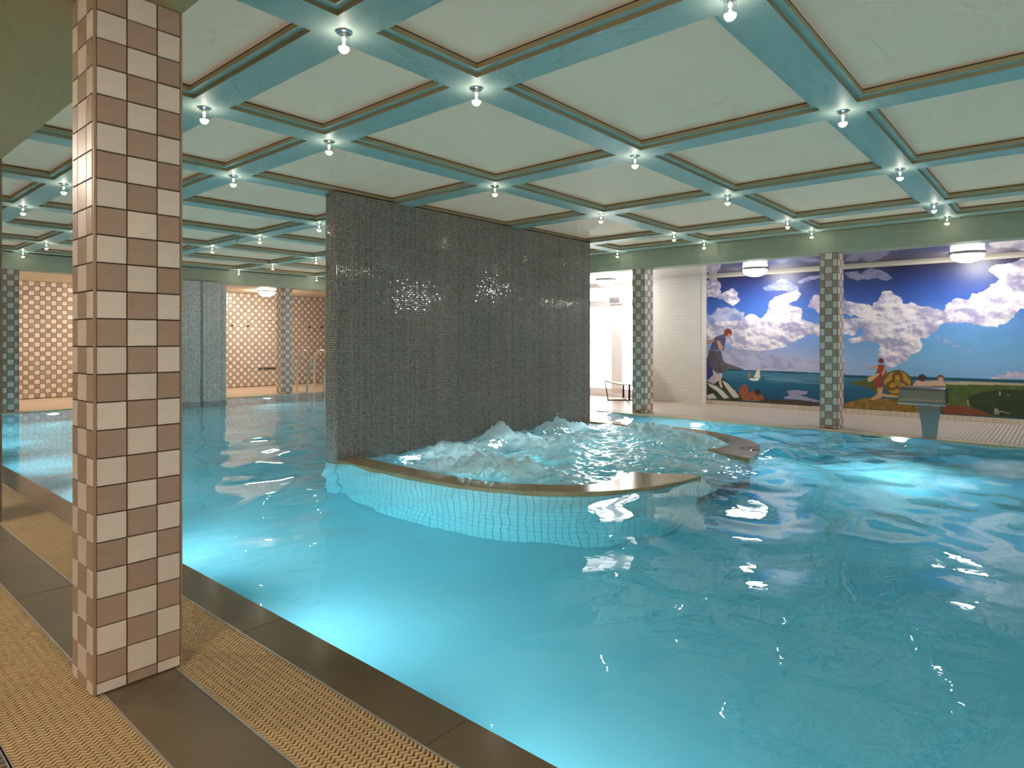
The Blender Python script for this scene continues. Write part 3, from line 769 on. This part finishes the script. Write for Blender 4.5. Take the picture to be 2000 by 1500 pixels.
SHAPES=[
('sea',(28,98,122),[(0.32,0.718),(2.168,0.701),(2.568,0.697),(2.568,0.118),(0.32,-0.033)]),
('sea',(28,98,122),[(2.413,0.678),(5.074,0.688),(5.71,0.695),(5.71,0.124),(2.413,-0.143)]),
('hor',(15,72,92),[(0.433,0.717),(2.168,0.698),(2.568,0.693),(2.568,0.67),(2.168,0.674),(0.433,0.691)]),
('hor',(15,75,92),[(2.413,0.678),(5.074,0.688),(5.71,0.695),(5.71,0.649),(5.074,0.64),(2.413,0.633)]),
('glint',(120,158,180),[(1.104,0.631),(2.168,0.648),(2.568,0.652),(2.568,0.506),(2.168,0.499),(1.228,0.489)]),
('flat',(105,95,100),[(0.366,0.851),(0.589,0.787),(0.785,0.717),(0.433,0.717)]),
('flat',(225,215,195),[(0.956,0.562),(1.03,0.734),(1.072,0.736),(1.083,0.567)]),
('flat',(150,120,90),[(0.807,0.578),(0.892,0.688),(0.903,0.582)]),
('flat',(235,230,220),[(0.86,0.554),(1.066,0.56),(1.041,0.513),(0.903,0.507)]),
('flat',(150,150,175),[(1.572,0.339),(1.749,0.368),(1.942,0.348),(1.942,0.307),(1.827,0.271),(2.018,0.221),(2.158,0.19),(2.297,0.178),(2.297,0.149),(1.827,0.186),(1.552,0.19),(1.512,0.216),(1.631,0.26)]),
('flat',(70,55,45),[(1.124,0.169),(1.432,0.156),(1.827,0.18),(2.168,0.151),(2.568,0.156),(2.568,0.098),(1.124,0.063)]),
('coral',(150,85,55),[(0.655,0.206),(0.687,0.358),(0.763,0.426),(0.85,0.387),(0.828,0.269),(0.956,0.307),(1.041,0.354),(1.104,0.273),(1.156,0.17),(1.104,0.125),(0.763,0.104)]),
('flat',(70,45,35),[(0.956,0.275),(1.02,0.349),(1.093,0.325),(1.104,0.262),(1.02,0.215)]),
('green',(52,66,38),[(-0.096,0.5),(0.138,0.41),(0.343,0.55),(0.433,0.455),(0.589,0.31),(0.742,0.146),(0.763,0.019),(-0.096,-0.038)]),
('flat',(205,200,190),[(0.01,0.426),(0.207,0.368),(0.343,0.276),(0.467,0.147),(0.366,0.124),(0.229,0.259),(0.068,0.351)]),
('flat',(200,196,186),[(0.32,0.494),(0.433,0.438),(0.589,0.289),(0.676,0.164),(0.555,0.152),(0.388,0.366)]),
('flat',(208,202,192),[(-0.002,0.169),(0.138,0.221),(0.211,0.115),(0.021,0.099)]),
('flat',(205,175,155),[(0.138,0.631),(0.207,0.6),(0.156,0.432),(0.091,0.43)]),
('flat',(205,175,155),[(0.218,0.623),(0.28,0.603),(0.332,0.33),(0.28,0.356)]),
('flat',(58,62,118),[(-0.072,0.859),(0.056,0.996),(0.114,0.775),(0.138,0.598),(0.021,0.471),(-0.072,0.523)]),
('skirt',(92,86,94),[(0.045,1.096),(0.298,1.076),(0.343,0.912),(0.444,0.757),(0.366,0.645),(0.229,0.619),(0.114,0.708),(0.021,0.906)]),
('skirt2',(84,86,118),[(0.172,1.362),(0.366,1.421),(0.402,1.328),(0.357,1.087),(0.138,1.096),(0.056,1.107)]),
('flat',(190,138,112),[(-0.072,1.262),(0.161,1.329),(0.174,1.28),(0.021,1.213),(-0.072,1.177)]),
('flat',(198,150,125),[(0.211,1.289),(0.264,1.285),(0.343,1.153),(0.325,1.083),(0.252,1.131)]),
('circ',(128,58,42),[(0.444,1.444),(0.527,1.443)]),
('circ',(195,140,115),[(0.467,1.389),(0.504,1.389)]),
('green',(72,92,44),[(3.548,0.539),(4.114,0.585),(5.074,0.617),(5.71,0.64),(5.71,0.105),(4.096,0.096),(3.548,0.246)]),
('dgreen',(36,56,30),[(4.349,0.357),(4.513,0.456),(4.831,0.538),(5.074,0.525),(5.71,0.566),(5.71,0.105),(4.721,0.113),(4.431,0.211)]),
('flat',(178,160,125),[(4.062,0.624),(5.074,0.631),(5.71,0.644),(5.71,0.625),(4.096,0.572)]),
('flat',(122,62,34),[(4.045,0.24),(4.349,0.236),(4.561,0.17),(4.673,0.109),(4.045,0.092)]),
('ochre',(120,98,42),[(2.413,0.084),(2.619,0.187),(2.901,0.293),(3.287,0.294),(3.584,0.312),(3.729,0.215),(3.729,0.079),(2.413,0.061)]),
('green',(84,90,42),[(2.65,0.536),(2.721,0.573),(2.901,0.602),(3.058,0.663),(3.096,0.37),(2.98,0.447),(2.761,0.503)]),
('shield',(138,100,38),[(3.391,0.568),(3.612,0.578)]),
('flat',(196,150,105),[(3.096,0.479),(3.177,0.483),(3.158,0.373),(3.419,0.355),(3.381,0.321),(3.183,0.327),(3.028,0.252),(2.98,0.271),(3.096,0.37)]),
('flat',(142,58,42),[(3.034,0.673),(3.096,0.784),(3.196,0.809),(3.234,0.745),(3.158,0.612),(3.158,0.478),(3.054,0.473),(3.038,0.564)]),
('flat',(195,165,110),[(2.936,0.637),(3.077,0.718),(3.139,0.72),(3.003,0.58),(2.948,0.564)]),
('flat',(150,58,48),[(3.073,0.867),(3.177,0.884),(3.234,0.788),(3.096,0.715)]),
('flat',(196,145,112),[(2.881,0.849),(2.96,0.824),(3.1,0.854),(3.1,0.806),(2.98,0.788)]),
('flat',(196,150,112),[(3.154,0.721),(3.212,0.853),(3.234,0.832),(3.173,0.678)]),
('circ',(112,34,30),[(3.145,0.942),(3.189,0.943)]),
('flat',(196,160,135),[(3.621,0.563),(3.675,0.622),(3.836,0.618),(3.941,0.633),(4.062,0.624),(4.072,0.546),(3.621,0.525)]),
('circ',(62,44,40),[(3.747,0.667),(3.807,0.67)]),
('circ',(110,66,46),[(4.004,0.677),(4.055,0.679)]),
('circ',(200,150,125),[(4.007,0.656),(4.042,0.658)]),
('flat',(150,150,140),[(4.711,0.23),(4.727,0.231),(4.73,0.131),(4.715,0.13)]),
('flat',(150,150,140),[(4.746,0.233),(4.759,0.234),(4.762,0.133),(4.749,0.133)]),
('flat',(160,160,148),[(4.718,0.211),(4.893,0.167),(4.893,0.155),(4.718,0.197)]),
('flat',(140,140,120),[(4.76,0.503),(4.781,0.5),(4.792,0.432),(4.771,0.431)]),
('flat',(150,110,80),[(4.862,0.455),(4.896,0.457),(4.893,0.428),(4.865,0.426)]),
('flat',(140,100,70),[(4.923,0.57),(4.962,0.568),(4.962,0.544),(4.926,0.543)]),
('flat',(150,140,120),[(4.354,0.337),(4.374,0.342),(4.39,0.238),(4.369,0.233)]),
]

mw_, mz0, mz1 = 6.6, .082, 2.555
ds = .011
ms = np.linspace(0, mw_, int(mw_ / ds)); mz = np.linspace(mz0, mz1, int((mz1 - mz0) / ds))
SG, ZG = np.meshgrid(ms, mz, indexing='ij'); sx_, sz_ = SG.ravel(), ZG.ravel()
def lin(c): return np.array(srgb(*c))
def grad(z, stops):
    zs = [a for a, _ in stops]; cs_ = np.array([lin(c_) for _, c_ in stops])
    return np.stack([np.interp(z, zs, cs_[:, i]) for i in range(3)], 1)
sky_l = grad(sz_, [(.9, (176, 178, 208)), (1.15, (138, 160, 206)), (1.5, (96, 140, 206)), (1.9, (66, 108, 188)), (2.25, (48, 70, 140)), (2.55, (40, 44, 84))])
sky_r = grad(sz_, [(.9, (120, 170, 212)), (1.2, (104, 164, 208)), (1.6, (92, 144, 206)), (1.95, (52, 92, 172)), (2.25, (40, 62, 128)), (2.55, (38, 40, 72))])
wgt = np.clip((sx_ - 1.8) / 1.6, 0, 1)[:, None]
paint = sky_l * (1 - wgt) + sky_r * wgt
paint *= (1 + .10 * (fbm(sx_ * 5, sz_ * 14, 3) - .5))[:, None]
w1 = (fbm(sx_ * 4.5, sz_ * 4.5, 4) - .5) * .16; w2 = (fbm(sx_ * 4.5 + 40, sz_ * 4.5 + 11, 4) - .5) * .16
cn = fbm(sx_ * 3.2 + 7, sz_ * 4.2, 5); cn2 = fbm(sx_ * 7 + 1, sz_ * 9 + 4, 4)
relief = 2.6 * (cn - fbm((sx_ + .05) * 3.2 + 7, (sz_ + .06) * 4.2, 5)) + 1.6 * (cn2 - fbm((sx_ + .025) * 7 + 1, (sz_ + .03) * 9 + 4, 4))
pal = {'A': ((244, 234, 234), (158, 154, 184)), 'B': ((206, 206, 226), (140, 150, 196)), 'W': ((190, 196, 224), (120, 140, 196)),
       'P': ((222, 200, 206), (178, 160, 186)), 'L': ((184, 180, 204), (136, 138, 176)), 'G': ((170, 164, 182), (140, 134, 160))}
for kind, pts in CLOUDS:
    bx0 = min(p[0] for p in pts) - .2; bx1 = max(p[0] for p in pts) + .2
    m = (sx_ > bx0) & (sx_ < bx1)
    amp = 1.0 if kind in 'ABP' else .7
    i_ = np.zeros(len(sx_), bool); i_[m] = inside(sx_[m] + amp * w1[m], sz_[m] + amp * w2[m], pts)
    zt = max(p[1] for p in pts); zb = min(p[1] for p in pts)
    sh = np.clip(.22 + 1.2 * (cn - .32) + .3 * (cn2 - .5) + relief + .25 * (sz_ - zb) / (zt - zb + .01), 0, 1)[:, None]
    colr = lin(pal[kind][0]) * sh + lin(pal[kind][1]) * (1 - sh)
    al = {'A': .96, 'B': .8, 'W': .55, 'P': .8, 'L': .6, 'G': .6}[kind]
    paint[i_] = paint[i_] * (1 - al) + colr[i_] * al
for kind, col, pts in SHAPES:
    colr = np.broadcast_to(lin(col), paint.shape).copy()
    if kind in ('circ', 'shield'):
        (cx, cz), (ex, ez) = pts; r = math.hypot(ex - cx, ez - cz)
        rr = np.hypot(sx_ - cx, sz_ - cz) / r; i_ = rr < 1
        if kind == 'shield':
            an = np.arctan2(sz_ - cz, sx_ - cx)
            pat = .5 + .5 * np.sin(9 * rr + 2.2 * np.sin(3 * an)); colr = lin((104, 62, 24)) * (1 - pat)[:, None] + lin((176, 140, 56)) * pat[:, None]
            colr[rr > .9] = lin((74, 70, 34))
    else:
        i_ = inside(sx_ + (.15 * w1 if kind in ('green', 'dgreen', 'ochre', 'coral') else 0), sz_ + (.15 * w2 if kind in ('green', 'dgreen', 'ochre', 'coral') else 0), pts)
    if kind == 'sea':
        f = np.clip((.95 - sz_) / .75, 0, 1); streak = fbm(sx_ * 3, sz_ * 40, 3)
        colr = grad(sz_, [(.1, (18, 70, 104)), (.45, (24, 96, 126)), (.75, (70, 128, 152)), (.95, (36, 104, 124))]) * (.8 + .4 * streak)[:, None]
    elif kind == 'glint':
        a_ = (.55 * np.clip(fbm(sx_ * 2.5, sz_ * 22, 3) * 1.6 - .3, 0, 1))[:, None]; colr = paint * (1 - a_) + colr * a_
    elif kind in ('green', 'dgreen'): colr *= (.6 + .8 * fbm(sx_ * 10, sz_ * 16, 4))[:, None]
    elif kind == 'ochre':
        k_ = fbm(sx_ * 16, sz_ * 22, 3)[:, None]; colr = lin((66, 74, 34)) * (1 - k_) + lin((168, 124, 52)) * k_
    elif kind == 'coral': colr *= (.5 + 1.0 * fbm(sx_ * 30, sz_ * 30, 2))[:, None]
    elif kind == 'skirt': colr *= (.55 + .9 * fbm(sx_ * 40 + sz_ * 12, sz_ * 9, 2))[:, None]
    elif kind == 'skirt2': colr *= (.7 + .6 * fbm(sx_ * 30, sz_ * 30, 2))[:, None]
    paint[i_] = colr[i_]
paint = np.clip(paint * (1 + .05 * (vnoise(sx_ * 60, sz_ * 60) - .5))[:, None], 0, 1)
m_, nt_, p_ = _mat('mural_paint')
at_ = nt_.nodes.new('ShaderNodeAttribute'); at_.attribute_name = 'paint'
nt_.links.new(at_.outputs['Color'], p_.inputs['Base Color']); p_.inputs['Roughness'].default_value = .38
ncol = np.concatenate([paint, np.ones((len(paint), 1))], 1)
ni, nj = len(ms), len(mz); idx = np.arange(ni * nj).reshape(ni, nj)
q = np.stack([idx[:-1, :-1], idx[1:, :-1], idx[1:, 1:], idx[:-1, 1:]], -1).reshape(-1, 4)
V = np.stack([np.zeros(len(sx_)), -sx_, sz_], 1)
mur = empty('wall_mural', (WALL_M, 5.600, 0)); tag(mur, 'large seascape mural with clouds, figures on rocks and green fields', 'mural')
link('painting', np_mesh('painting', V, q, [m_], ncol, attrname='paint'), mur)
MB().box(.001, .02, -mw_, 0, mz0, mz1).build('backing_board', 'white_frame', mur)

# ------------------------------------------------------------------ ceiling bulbs
def disc_prof(r, z0, z1): return [(r, z0), (r, z1)]
plate = MB().lathe([(.046, 0), (.046, -.003), (.036, -.008), (.030, -.009)], seg=24).mesh('base_plate'); plate.materials.append(M['chrome'])
sock = MB().lathe([(.013, -.006), (.013, -.026), (.009, -.030)], seg=14).mesh('socket'); sock.materials.append(M['chrome'])
bead = MB().lathe([(.001, -.030), (.0075, -.032), (.0085, -.040), (.006, -.048), (.001, -.051)], seg=12).mesh('light_bead'); bead.materials.append(M['bead'])
R_, LZ = .029, -.082
dome = MB().lathe([(R_, -.008), (R_, -.03), (R_, -.05), (R_, LZ)], seg=24, cap=False).mesh('glass_tube'); dome.materials.append(M['bulb_glass'])
tip = MB().lathe([(R_ * math.cos(a), LZ - R_ * math.sin(a)) for a in [i * math.pi / 16 for i in range(0, 8)]] + [(.0008, LZ - R_)], seg=24, cap=False).mesh('glass_tip'); tip.materials.append(M['bulb_tip'])
for me in (plate, sock, bead, dome, tip): me.polygons.foreach_set('use_smooth', [True] * len(me.polygons))
bl = bpy.data.lights.new('bulb_light', 'POINT'); bl.energy = BULB_W; bl.color = (1.0, .86, .68); bl.shadow_soft_size = .012
ORD = ['first', 'second', 'third', 'fourth', 'fifth', 'sixth', 'seventh', 'eighth', 'ninth', 'tenth', 'eleventh']
for ix, x in enumerate(BX):
    for iy, y in enumerate(BY):
        if y < 0: continue                                          # outside the picture
        if abs(y - 6.10) < .05 and 3.9 < x < 8.8: continue          # the mosaic wall carries the beam there
        xr = x
        o = empty('ceiling_bulb', (xr, y, Z_SOFFIT))
        tag(o, 'clear glass bulb, %s from the mural side in the %s row from the far wall' % (ORD[5 - ix], ORD[10 - iy]), 'bulb', 'bare glass bulbs at the beam crossings')
        link('base_plate', plate, o); so_ = link('socket', sock, o); link('light_bead', bead, so_)
        gt_ = link('glass_tube', dome, o); link('glass_tip', tip, gt_)
        lo = bpy.data.objects.new('bulb_light', bl); COL.objects.link(lo); lo.parent = o; lo.location = (0, 0, -.092)

# ------------------------------------------------------------------ dome lamps
ring = MB().lathe([(.225, 0), (.23, -.004), (.23, -.03), (.215, -.034)], seg=36).mesh('lamp_ring'); ring.materials.append(M['lamp_metal'])
opal_prof = [(.212 * math.cos(a), -.03 - .12 * math.sin(a)) for a in [i * math.pi / 10 for i in range(0, 5)]] + [(.002, -.15)]
opals = []
for mn in ('dome_glow', 'dome_glow_far', 'dome_glow_near'):
    me = MB().lathe(opal_prof, seg=18, cap=False).mesh('opal_shade'); me.materials.append(M[mn]); opals.append(me)
opal_mural, opal_far, opal_near = opals
for me in [ring] + opals: me.polygons.foreach_set('use_smooth', [True] * len(me.polygons))
for (x, y, lab) in ((11.7, 4.32, 'white dome ceiling lamp above the left half of the mural'), (11.7, 1.158, 'white dome ceiling lamp above the right half of the mural'),
                    (11.7, -2.0, 'white dome ceiling lamp beyond the right picture edge'), (11.7, 7.5, 'white dome ceiling lamp above the lounge chairs, behind the mosaic wall'),
                    (8.5, 15.95, 'white dome ceiling lamp before the checkered wall beside the far column'), (5.3, 15.95, 'white dome ceiling lamp hidden behind the mosaic pier'), (2.1, 15.95, 'white dome ceiling lamp lighting the checkered wall on the far left'),
                    (.6, -1.0, 'added white dome ceiling lamp over the near deck behind the camera'), (-1.4, .9, 'added white dome ceiling lamp over the near deck, left of the camera'), (-.5, 5.3, 'white dome ceiling lamp over the near deck, left of the picture edge')):  # unseen lamps behind and left of camera added to brighten column and grating
    zc = 2.60 if x > 1.5 else Z_LOW
    opal = opal_mural if x > 11 else opal_far if x > 1.5 else opal_near
    o = empty('ceiling_lamp', (x, y, zc)); tag(o, lab, 'lamp', 'dome ceiling lamps')
    link('lamp_ring', ring, o); link('opal_shade', opal, o)

# ------------------------------------------------------------------ underwater lamps
ul_ring = MB().lathe([(.10, 0), (.11, .008), (.09, .02)], seg=24, cap=False).mesh('lamp_rim'); ul_ring.materials.append(M['steel'])
ul_lens = MB().lathe([(.09, .012), (.05, .018), (.002, .02)], seg=24, cap=False).mesh('lamp_lens'); ul_lens.materials.append(M['pool_lens'])
def pool_lamp(loc, direction, label, power):
    d = Vector(direction).normalized()
    o = empty('underwater_lamp', loc); o.rotation_mode = 'QUATERNION'; o.rotation_quaternion = d.to_track_quat('Z', 'Y')
    tag(o, label, 'pool lamp', 'underwater pool lamps')
    link('lamp_rim', ul_ring, o); link('lamp_lens', ul_lens, o)
    l = bpy.data.lights.new('lamp_beam', 'SPOT'); l.energy = power; l.color = (.78, .95, 1.0); l.spot_size = math.radians(128); l.spot_blend = .9; l.shadow_soft_size = .08
    lo = bpy.data.objects.new('lamp_beam', l); COL.objects.link(lo); lo.parent = o; lo.location = (0, 0, .05); lo.rotation_euler = (math.pi, 0, 0)
for i, y in enumerate((-2.6, -.9, 1.7, 3.5, 5.3, 7.4, 9.5, 11.6, 13.3)):
    pool_lamp((1.535, y, -.62), (1, 0, -.38 if i not in (3, 4) else -.2), 'round underwater lamp in the near pool wall, %s from the right' % ORD[i], POOL_W * (1.5 if i in (3, 4) else 1))
for i, y in enumerate((-2.4, 1.72, 4.6, 7.6, 10.6)):
    pool_lamp((9.895, y, -.5 if i != 1 else -.14), (-1, 0, -.3), 'round underwater lamp in the mural side pool wall, %s from the right' % ORD[i], POOL_W * 2.4)
for i, x in enumerate((3.4, 7.6)):
    pool_lamp((x, 14.295, -.55), (0, -1, -.15), 'round underwater lamp in the far pool wall, %s from the left' % ORD[i], POOL_W * .8)

for i, (x, y) in enumerate(((4.9, 5.885), (6.3, 5.885), (7.8, 5.885))):  # unseen lamps added to brighten the whirlpool foam
    pool_lamp((x, y, -.42), (0, -1, .1), 'added round underwater lamp inside the whirlpool, %s from the left' % ORD[i], SPA_W)

# ------------------------------------------------------------------ steel water spout on the mural side
sp = empty('water_spout', (10.0, 1.40, 0)); tag(sp, 'curved stainless steel water spout at the pool edge before the mural', 'water spout')
def prism(x0, x1, ws): # stacked widths (z, half width, x offset, half depth)
    return [[(xo - hd, -hw + yo, z), (xo + hd, -hw + yo, z), (xo + hd, hw + yo, z), (xo - hd, hw + yo, z)] for z, hw, xo, hd, yo in ws]
MB().loft(prism(0, 0, [(0, .078, .03, .02, 0), (.22, .098, .03, .022, 0), (.225, .100, .03, .024, 0)])).build('lower_post', 'steel', sp)
MB().loft(prism(0, 0, [(.225, .104, .03, .026, 0), (.24, .106, .03, .026, 0), (.34, .118, .03, .03, 0), (.47, .15, .03, .03, .03), (.52, .2, .03, .03, .04)])).build('upper_post', 'steel', sp)
hood = MB(); rings = []
arc = [(-.20, .455), (-.205, .50), (-.195, .555), (-.165, .61), (-.11, .655), (-.04, .675), (.04, .672), (.09, .655), (.12, .62), (.125, .56), (.115, .48)]
hood_w = [.262, .262, .26, .256, .252, .248, .244, .24, .236, .23, .22]
T_ = .012
for (xa, za), w_ in zip(arc, hood_w):
    cx, cz = -.02, .5
    d = Vector((xa - cx, za - cz)).normalized()
    xi, zi = xa - d.x * T_, za - d.y * T_
    rings.append([(xa, -w_ + .06, za), (xa, w_ + .06, za), (xi, w_ + .06, zi), (xi, -w_ + .06, zi)])
hd = hood.loft(rings).build('hood', 'steel', sp, smooth=True)
MB().box(-.215, -.195, -.205, .325, .447, .462).build('lip', 'chrome', hd)
for yy in (-.19, .305):
    s2 = MB(); k = len(arc); s2.v = [(a, yy, z) for a, z in arc] + [(a, yy + .006, z) for a, z in arc]
    s2.f = [tuple(range(k)), tuple(range(2 * k - 1, k - 1, -1))] + [(i, i + 1, k + i + 1, k + i) for i in range(k - 1)]
    s2.build('side_plate', 'black_steel', hd)

# ------------------------------------------------------------------ lounge chairs
def lounge(loc, rot, label):
    r = empty('lounge_chair', loc, rot); tag(r, label, 'chair', 'white sling lounge chairs on dark cross bases')
    st = lambda a, b_, name, side: MB().bar(a, b_, .04, .018, side).build(name, 'black_steel', r)
    # local +x is the front of the chair
    st((-.31, 0, .012), (.40, 0, .012), 'base_bar', (0, 1, 0))
    st((0, -.34, .030), (0, .34, .030), 'base_bar', (1, 0, 0))
    st((.39, 0, .0), (.46, 0, .43), 'leg', (0, 1, 0))
    st((-.30, 0, .0), (-.24, 0, .35), 'leg', (0, 1, 0))
    st((0, -.335, .02), (0, -.345, .37), 'leg', (1, 0, 0))
    st((0, .335, .02), (0, .345, .37), 'leg', (1, 0, 0))
    prof = [(.50, .445), (.46, .445), (.36, .41), (.22, .38), (.08, .365), (-.06, .36), (-.15, .38), (-.21, .44), (-.28, .56), (-.35, .72), (-.42, .88), (-.47, 1.0)]
    n = 8; a = MB(); rings = []
    for (x, z) in prof:
        top = [(x, -.30 + .6 * j / n, z - .022 * math.sin(math.pi * j / n)) for j in range(n + 1)]
        rings.append(top + [(p[0], p[1], p[2] - .012) for p in top[::-1]])
    sl = a.loft(rings).build('sling_seat', 'canvas', r, smooth=True)
    for yy in (-.305, .305):
        MB().tube([(x, yy, z - .006) for x, z in prof], .011, 8).build('side_rail', 'canvas', sl, smooth=True)
    MB().tube([(-.22, -.30, .355), (-.22, .30, .355)], .012, 8).build('cross_rail', 'black_steel', r)
    MB().tube([(.46, -.30, .43), (.46, .30, .43)], .012, 8).build('cross_rail', 'black_steel', r)
    MB().tube([(0, -.345, .35), (0, .345, .35)], .010, 8).build('cross_rail', 'black_steel', r)
    return r
lounge((12.02, 7.20, 0), math.atan2(.45, -.40), 'white sling lounge chair partly behind the checkered column')
lounge((11.20, 8.22, 0), math.atan2(.45, -.40), 'white sling lounge chair mostly hidden behind the dark mosaic wall')

# ------------------------------------------------------------------ ladder, hooks, lettering, fittings
lad = empty('pool_ladder', (8.66, 14.3, 0)); tag(lad, 'curved steel pool ladder at the far edge beside the checkered column', 'ladder')
for dx in (0, .48):
    pts = [Vector((dx, .42, 0)), Vector((dx, .42, .30)), Vector((dx, .40, .62)), Vector((dx, .33, .88)), Vector((dx, .18, 1.02)), Vector((dx, .0, 1.03)), Vector((dx, -.14, .93)), Vector((dx, -.17, .76)), Vector((dx, -.10, .55)), Vector((dx, -.05, .33)), Vector((dx, -.05, .1)), Vector((dx, -.05, -.9))]
    pp = []
    for i in range(len(pts) - 1):
        a, b_, c_, d = pts[max(i - 1, 0)], pts[i], pts[i + 1], pts[min(i + 2, len(pts) - 1)]
        for k in range(5):
            t = k / 5; pp.append(.5 * ((2 * b_) + (c_ - a) * t + (2 * a - 5 * b_ + 4 * c_ - d) * t * t + (3 * b_ - a - 3 * c_ + d) * t ** 3))
    pp.append(pts[-1])
    hr = MB().tube(pp, .026, 10).build('handrail', 'rail_steel', lad, smooth=True)
    MB().lathe([(.045, 0), (.045, .008), (.024, .014)], dx, .42, 16).build('foot_flange', 'rail_steel', hr)
for zz in (-.25, -.5, -.75): MB().box(.0, .48, -.09, -.02, zz - .012, zz + .012).build('tread', 'rail_steel', lad)

for x, lab in ((8.213, 'small dark wall hook, leftmost on the checkered wall'), (8.662, 'small dark wall hook, second from the left on the checkered wall'),
               (10.56, 'small dark wall hook above the ladder, left of its pair'), (10.98, 'small dark wall hook above the ladder, right of its pair')):
    h = empty('wall_hook', (x, WALL_F - .006, 1.70)); tag(h, lab, 'hook', 'dark hooks on the checkered wall')
    f = MB(); f.loft([[(.028 * math.cos(2 * math.pi * j / 14), yy, .028 * math.sin(2 * math.pi * j / 14)) for j in range(14)] for yy in (0, -.012)]); f.build('rosette', 'black_print', h)
    MB().tube([(0, -.01, 0), (0, -.05, -.005), (0, -.07, .012), (0, -.075, .035)], .010, 8).build('peg', 'black_print', h)

tc_ = bpy.data.curves.new('lettering', 'FONT'); tc_.body = 'DOOFDEINDELINVEN'; tc_.size = .085; tc_.extrude = .003; tc_.offset = .004; tc_.align_x = 'LEFT'
to = bpy.data.objects.new('lettering_source', tc_); COL.objects.link(to)
bpy.context.view_layer.update()
tm = bpy.data.meshes.new_from_object(to.evaluated_get(bpy.context.evaluated_depsgraph_get()))
COL.objects.unlink(to); bpy.data.objects.remove(to)
xs_ = [v.co.x for v in tm.vertices]; sc = .735 / (max(xs_) - min(xs_))
tm.transform(Matrix.Rotation(math.pi / 2, 4, 'X') @ Matrix.Diagonal((sc, 1, 1, 1)))
tm.materials.clear(); tm.materials.append(M['black_print'])
tl_ = link('wall_lettering', tm, None, (8.976, WALL_F - .010, .46)); tag(tl_, 'line of small black capital letters low on the checkered wall', 'lettering')

g = empty('wall_grille', (12.655, 7.84, 2.21)); tag(g, 'small grey slatted box on the post between the bright panes', 'ventilation box')
MB().box(-.06, 0, -.15, .15, -.075, .078).build('housing', 'white_frame', g)
for i in range(6): MB().box(-.075, -.058, -.115, .135, -.055 + i * .02, -.043 + i * .02).build('slat', 'grey_grille', g)
spk = empty('ceiling_sprinkler', (12.0, 7.83, 2.60)); tag(spk, 'small ceiling sprinkler head above the bright windows', 'sprinkler')
MB().lathe([(.03, 0), (.03, -.006), (.012, -.012), (.012, -.04)], seg=14).build('stem', 'lamp_metal', spk)
MB().lathe([(.002, -.055), (.035, -.056), (.035, -.06), (.002, -.062)], seg=14).build('deflector', 'lamp_metal', spk)
for s_ in (-1, 1): MB().tube([(0, .010 * s_, -.03), (0, .024 * s_, -.045), (0, .006 * s_, -.058)], .004, 6).build('yoke_arm', 'lamp_metal', spk)
